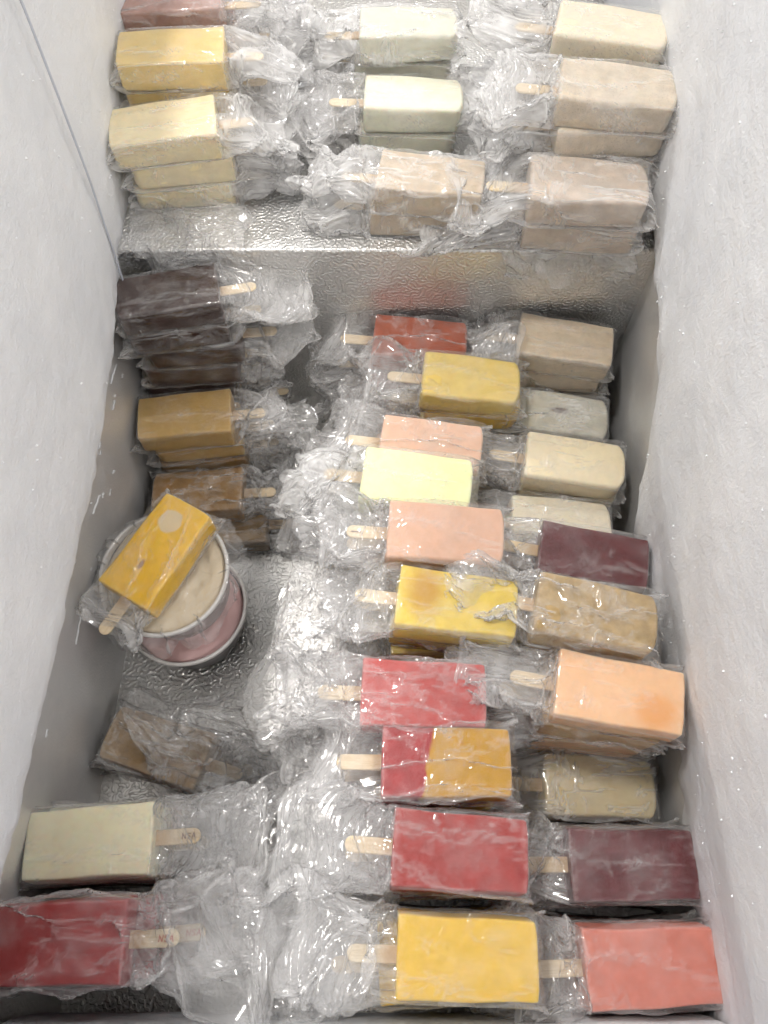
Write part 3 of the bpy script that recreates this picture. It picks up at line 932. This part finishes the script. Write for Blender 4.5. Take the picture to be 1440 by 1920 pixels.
# --- lower level, left column (sticks to the right)
stack('dark chocolate ice bar topping the tall pile in the corner below the step', ICE['chocolate'], -0.200, 0.492, 0.226, 12, uname=('dark chocolate', 'in the corner pile below the step'), flip=True, n=8, jx=0.012, jy=0.004, bag=6)
stack('caramel tan ice bar topping the pile beside the chocolate bars', ICE['caramel'], -0.203, 0.433, 0.113, 6, under=[ICE['caramel'], ICE['toffee'], ICE['toffee']], uname=('caramel tan', 'in the caramel pile'), flip=True, body=2, n=4, jx=0.010, bag=12)
stack('toffee brown wrapped ice bar partly hidden behind the plastic tubs', ICE['toffee'], -0.196, 0.374, 0.055, 3, under=ICE['brown'], uname=('brown', 'lying on the floor behind the tubs'), flip=True, n=1, base=0.027, bag=11)
ice_bar('brown wrapped ice bar flat on the metal floor behind the tubs', ICE['brown'], -0.172, 0.352, 0.0005, 2, True, 1)
stack('brown frosted ice bar lying askew below the tubs', ICE['brown'], -0.206, 0.114, 0.056, -17, uname=('brown', 'under the askew brown bar'), flip=True, body=0, n=2, bag=7)
stack('large vanilla cream ice bar on the left, letters NSA on its stick', ICE['vanilla'], -0.222, 0.030, 0.145, 4, under=[ICE['vanilla'], ICE['strawberry'], ICE['brown']], uname=('cream', 'under the vanilla cream bar'), flip=True, body=2, n=5, text='NSA', ink=INK, bag=6)
stack('red strawberry ice bar cut off by the bottom left edge', ICE['strawberry'], -0.222, -0.034, 0.180, 2, uname=('red', 'in the bottom left pile'), utext=(1, 'NSA', INK_RED), flip=True, body=2, n=6, text='NSA', ink=INK_RED, jx=0.014, bag=15)
# --- lower level, centre column (sticks to the left)
stack('burnt orange ice bar half hidden against the step riser', ICE['orange'], 0.036, 0.500, 0.150, -5, uname=('orange red', 'against the step riser'), n=5, bag=3)
stack('pale lemon ice bar nearest the step in the centre column', ICE['lemon'], 0.084, 0.443, 0.162, -6, under=[ICE['sun'], ICE['lemon']], uname=('lemon yellow', 'under the pale lemon bar'), n=6, body=1, jx=0.012, bag=10)
stack('light peach pink ice bar between the lemon and lime bars', ICE['peach'], 0.044, 0.371, 0.158, -8, uname=('peach pink', 'under the light peach bar'), n=5, bag=3)
stack('pale lime green ice bar with bare stick, centre column', ICE['lime'], 0.028, 0.317, 0.190, -7, under=[ICE['lime'], ICE['peach']], uname=('lime green', 'under the lime green bar'), n=6, film=FILM_MILKY, bag=12)
stack('dusty apricot ice bar between the lime and pineapple bars', ICE['apricot'], 0.050, 0.260, 0.203, -4, uname=('apricot', 'under the dusty apricot bar'), n=7, text='~', ink=INK, bag=10)
stack('golden pineapple ice bar with an amber patch near its marked stick', ICE['pineapple'], 0.057, 0.201, 0.198, -7, uname=('golden', 'under the pineapple yellow bar'), n=7, body=2, text='#', ink=INK_DARK, bag=2)
stack('watermelon pink ice bar under crinkled film, centre column', ICE['watermelon'], 0.030, 0.133, 0.188, -2, uname=('pink red', 'under the watermelon pink bar'), n=6, body=2, bag=9)
stack('two flavour ice bar, half red and half mustard yellow', ICE['splitred'], 0.046, 0.083, 0.186, -1, under=[ICE['red'], ICE['sun']], uname=('red and yellow', 'under the two flavour bar'), n=6, body=2, bag=3)
stack('bright red ice bar above the yellow one in the centre column', ICE['red'], 0.053, 0.022, 0.186, -4, uname=('bright red', 'in the bright red centre pile'), n=6, body=2, jx=0.012, bag=6)
stack('sunny yellow ice bar at the bottom centre of the photo', ICE['sun'], 0.056, -0.043, 0.178, -2, uname=('sunny yellow', 'in the bottom centre pile'), n=6, body=2, jx=0.012, bag=14)
# --- lower level, right column (sticks to the left)
stack('oat beige speckled ice bar in the right corner below the step', ICE['oat'], 0.182, 0.494, 0.155, -10, uname=('oat beige', 'in the right corner below the step'), n=5, body=2, bag=2)
stack('greyish white ice bar with a dark streak, sunk under wrinkled film', ICE['cookie'], 0.182, 0.436, 0.108, -8, uname=('greyish white', 'under the dark streaked bar'), n=4, body=1, film=FILM_MILKY, bag=13)
stack('smooth ivory round tipped ice bar in the right column', ICE['ivory'], 0.182, 0.366, 0.135, -9, uname=('ivory', 'under the smooth ivory bar'), n=5, body=3, bag=8)
stack('off white ice bar peeking out between the ivory and plum bars', ICE['shell'], 0.167, 0.309, 0.116, -4, uname=('off white', 'between the ivory and plum bars'), n=4, body=1, bag=9)
stack('dark plum ice bar with a folded film corner, right column', ICE['plum'], 0.184, 0.261, 0.150, -11, uname=('dark plum', 'under the dark plum bar'), n=5, body=2, bag=4)
stack('translucent tamarind tan ice bar above the melon one', ICE['tamarind'], 0.164, 0.190, 0.204, -12, uname=('tamarind tan', 'under the tamarind tan bar'), n=7, body=1, bag=11)
stack('melon orange ice bar with a darker round spot near its tip', ICE['melon'], 0.178, 0.132, 0.194, -11, under=[ICE['tan'], ICE['melon']], uname=('tan orange', 'under the melon orange bar'), n=7, body=2, bag=8)
stack('olive green guava ice bar sunk low between melon and cherry bars', ICE['guava'], 0.185, 0.077, 0.078, -3, uname=('olive green', 'under the guava green bar'), n=3, body=1, film=FILM_MILKY, bag=1)
stack('dark cherry red ice bar with white flecks, lower right', ICE['cherry'], 0.189, 0.016, 0.134, 0, uname=('dark cherry', 'in the dark cherry pile'), n=5, body=2, bag=12)
stack('salmon pink ice bar at the bottom right corner', ICE['salmon'], 0.190, -0.050, 0.143, 2, uname=('salmon pink', 'in the bottom right pile'), n=5, body=2, bag=10)

# ------------------------------------------------------------------ plastic tubs with the mango bar on top
def lathe(name, prof, n=72):
    verts, faces = [], []
    for r, z in prof:
        for k in range(n):
            a = 2 * math.pi * k / n
            verts.append((r * math.cos(a), r * math.sin(a), z))
    for i in range(len(prof) - 1):
        for k in range(n):
            faces.append((i * n + k, i * n + (k + 1) % n, (i + 1) * n + (k + 1) % n, (i + 1) * n + k))
    me = new_mesh(name, verts, faces, True)
    bm = bmesh.new(); bm.from_mesh(me); bmesh.ops.recalc_face_normals(bm, faces=bm.faces); bm.to_mesh(me); bm.free()
    return me

TUB_PROF = [(0.0005, 0.0), (0.044, 0.0), (0.0465, 0.0015), (0.0478, 0.004), (0.0555, 0.0535), (0.0575, 0.0545), (0.0588, 0.0556), (0.0590, 0.0580), (0.0583, 0.0596), (0.0568, 0.0600), (0.0556, 0.0590), (0.0546, 0.0540), (0.0468, 0.0045), (0.0448, 0.0022), (0.0005, 0.0018)]
def filling_mesh(seed, z0, bumpy):
    rs = np.random.RandomState(seed)
    verts, faces = [], []
    nr, n = 22, 64
    prof = [(0.0458, 0.0035), (0.0464, 0.008), (0.0464 + 0.0078 * (z0 - 0.008) / 0.046, z0 - 0.002)]
    for r, z in prof:
        for k in range(n):
            a = 2 * math.pi * k / n; verts.append((r * math.cos(a), r * math.sin(a), z))
    rmax = prof[-1][0]
    for i in range(nr):
        r = rmax * (1 - (i + 0.5) / nr) + 0.0001
        for k in range(n):
            a = 2 * math.pi * k / n
            x, y = r * math.cos(a), r * math.sin(a)
            h = bumpy * (fbm(np.array([x * 60 + 9]), np.array([y * 60 + 9]), seed)[0] - 0.47)
            h += 0.0012 * bumpy / 0.012 * math.exp(-((r / rmax - 0.8) / 0.12) ** 2)
            verts.append((x, y, z0 + h))
    m = 3 + nr
    for i in range(m - 1):
        for k in range(n):
            faces.append((i * n + k, i * n + (k + 1) % n, (i + 1) * n + (k + 1) % n, (i + 1) * n + k))
    faces.append(tuple((m - 1) * n + k for k in range(n)))
    return new_mesh('filling', verts, faces, True)

def film_cover(seed, rad, drop):
    """film crumpled over a tub mouth and hanging past its rim"""
    rs = np.random.RandomState(seed)
    nr, n = 70, 200
    i = np.linspace(0.02, 1, nr)[:, None]; a = np.linspace(0, 2 * np.pi, n, endpoint=False)[None, :]
    ext = 1.0 + 0.22 * (fbm(np.cos(a) * 2 + 5, np.sin(a) * 2 + 5, seed) - 0.35)
    r = rad * 1.12 * i * (1 + (ext - 1) * np.clip((i - 0.8) / 0.2, 0, 1) * 2)
    x, y = r * np.cos(a), r * np.sin(a)
    z = -drop * np.clip((r - rad) / (0.25 * rad), 0, 1.5) ** 1.2
    P = np.stack([x, y, z], -1).reshape(-1, 3)
    edge = np.clip((r / rad - 0.75) / 0.3, 0.15, 1).reshape(-1)
    G = P.reshape(nr, n, 3)
    rx = np.linalg.norm(G[1:] - G[:-1], axis=-1) * 1.22
    ru = np.linalg.norm(np.roll(G, -1, 1) - G, axis=-1) * (1.05 + 0.30 * np.clip((r / rad - 0.5) / 0.5, 0, 1))
    G = G + (crumple(P, rs, 6, 0.012, 0.04) * (0.25 + 0.6 * edge)[:, None]).reshape(G.shape)
    def col(Q):
        rr_ = np.hypot(Q[:, :, 0], Q[:, :, 1])
        Q[:, :, 2] = np.where(rr_ < rad, np.clip(Q[:, :, 2], -0.003 * (rr_ < rad * 0.94), 0.006), np.clip(Q[:, :, 2], -0.03, 0.006))
    G = relax(G, rx, ru, True, col, 90, 0.00002)
    P = G.reshape(-1, 3)
    idx = np.arange(nr * n).reshape(nr, n); nx_ = np.roll(idx, -1, 1)
    q = np.stack([idx[:-1], nx_[:-1], nx_[1:], idx[1:]], -1).reshape(-1, 4)
    me = new_mesh('film', P, q, True)
    at = me.attributes.new('haze', 'FLOAT', 'POINT'); at.data.foreach_set('value', (0.30 + 0.5 * edge).astype(np.float32))
    return me

def tub(label, x, y, z, tiltx, tilty, fill, z0, bumpy, seed, cover):
    root = bpy.data.objects.new('plastic_tub', None); COL.objects.link(root)
    root.location = (x, y, z); root.rotation_euler = (R(tiltx), R(tilty), 0)
    tag(root, label, 'tub', None)
    link('tub_wall', lathe('tub_wall', TUB_PROF[:5]), root, TUB)
    link('rim', lathe('rim', TUB_PROF[4:12]), root, RIM)
    link('tub_lining', lathe('tub_lining', TUB_PROF[11:]), root, TUB)
    link('filling', filling_mesh(seed, z0, bumpy), root, fill)
    if cover:
        f = link('film', film_cover(seed, 0.059, 0.02), root, FILM)
        f.location.z = 0.0612
    return root
RIM = simple('rim_plastic', (232, 229, 226), 0.4, 0, 60, 0.05, 0.1)
PINK = simple('pink_sorbet', (214, 176, 174), 0.45, 0, 30, 0.08, 0.25)
CREAM = simple('cream_sorbet', (226, 210, 182), 0.5, 0, 30, 0.12, 0.5)
tub('round clear plastic tub of pink sorbet standing on the metal floor', -0.192, 0.245, 0.0006, 0, 0, PINK, 0.050, 0.010, 3, False)
tub('round plastic tub of cream sorbet under crinkled film, stacked on the pink tub', -0.196, 0.257, 0.0665, 3, -2, CREAM, 0.054, 0.012, 8, True)
ice_bar('mango yellow ice bar leaning across the tubs, white round frost patch', ICE['mango'], -0.196, 0.264, 0.1345, 60, False, 2, bag=BAG_SHORT, scale=1.02, tilt=-3)

# ------------------------------------------------------------------ loose empty bags lying about
def loose_bag(label, path, x0, x1, seed, amp=1.0, thick=0.005, haze=0.5, res=0.0016, rest_on_step=False):
    """an empty bag: a flattened tube of film along a path, slack enough to crumple"""
    rs = np.random.RandomState(seed)
    pts = np.array(path, float)
    d = np.concatenate([[0], np.cumsum(np.linalg.norm(np.diff(pts, axis=0), axis=1))])
    w = abs(x1 - x0)
    nx = int(d[-1] * 1.3 / res); nu = int(2 * w * 1.2 / res); nu += nu % 2
    sv = np.linspace(0, d[-1], nx)
    c = np.stack([np.interp(sv, d, pts[:, k]) for k in range(3)], 1)
    a = np.linspace(0, 2 * np.pi, nu, endpoint=False)
    tri_x = 1 - 2 * np.abs(a / np.pi - 1)                     # runs -1..1..-1 at even speed
    P = np.zeros((nx, nu, 3))
    P[:, :, 0] = (x0 + x1) / 2 + c[:, 0:1] + tri_x[None] * w / 2
    P[:, :, 1] = c[:, 1:2]
    P[:, :, 2] = c[:, 2:3] + thick * np.sin(a)[None]
    fl = P.reshape(-1, 3)
    P = P + ((crumple(fl, rs, 6, 0.03, 0.09) * 0.8 + crumple(fl + 3, rs, 6, 0.012, 0.032) * 0.8) * amp).reshape(P.shape)
    rx = np.full((nx - 1, nu), d[-1] / nx * 1.35); ru = np.full((nx, nu), 2 * w / nu * 1.2)
    def col(Q):
        if rest_on_step:
            on = Q[:, :, 1] > STEP_Y - 0.002
            Q[:, :, 2] = np.where(on, np.clip(Q[:, :, 2], STEP_Z + 0.001, STEP_Z + 0.016), Q[:, :, 2])
            Q[:, :, 1] = np.where(~on & (Q[:, :, 2] < STEP_Z), np.minimum(Q[:, :, 1], STEP_Y - 0.0022), Q[:, :, 1])
    P = relax(P, rx, ru, True, col, 130, 0.00001)
    hz = haze * (0.6 + 1.5 * np.clip(fbm(P[:, :, 0] * 60 + 9, P[:, :, 1] * 60 + 9, seed + 3) - 0.4, 0, 1)).reshape(-1) + crease_of(P, res)
    idx = np.arange(nx * nu).reshape(nx, nu); nxt = np.roll(idx, -1, axis=1)
    q = np.stack([idx[:-1], nxt[:-1], nxt[1:], idx[1:]], -1).reshape(-1, 4)
    me = new_mesh('bag', P.reshape(-1, 3), q, True)
    at = me.attributes.new('haze', 'FLOAT', 'POINT'); at.data.foreach_set('value', hz.astype(np.float32))
    return tag(link('empty_bag', me, None, FILM), label, 'plastic bag')

loose_bag('crumpled empty clear bag draped over the left end of the step edge', [(0, 0.585, 0.240), (0, 0.545, 0.243), (0.005, 0.527, 0.238), (0.01, 0.520, 0.215), (0.012, 0.512, 0.195)], -0.236, -0.125, 501, 0.8, rest_on_step=True)
loose_bag('clear film flap hanging over the right end of the step edge', [(0, 0.552, 0.240), (0.004, 0.532, 0.242), (0.008, 0.521, 0.232), (0.012, 0.517, 0.214)], 0.105, 0.225, 502, 0.7, rest_on_step=True)
loose_bag('crumpled clear bag spread over the brown bar on the left floor', [(0.0, 0.165, 0.035), (0, 0.14, 0.070), (0.02, 0.115, 0.066), (0.05, 0.085, 0.045)], -0.235, -0.125, 503, 0.9, haze=0.4)
loose_bag('wrinkled clear bag tucked between the orange and oat bars below the step', [(0.0, 0.52, 0.15), (0, 0.49, 0.165), (0.0, 0.462, 0.15)], 0.082, 0.135, 504, 0.9)
loose_bag('crumpled clear bag bunched on the floor between the red and yellow bars at the bottom', [(0.0, 0.010, 0.085), (0.0, -0.03, 0.10), (0.004, -0.075, 0.085)], -0.115, -0.035, 505, 1.0, haze=0.45)
loose_bag('puffed clear bag lying right of the vanilla bar stick', [(-0.01, 0.082, 0.06), (0.0, 0.05, 0.09), (0.014, 0.015, 0.092)], -0.150, -0.095, 506, 1.0, haze=0.45)

print('objects', len(bpy.data.objects))
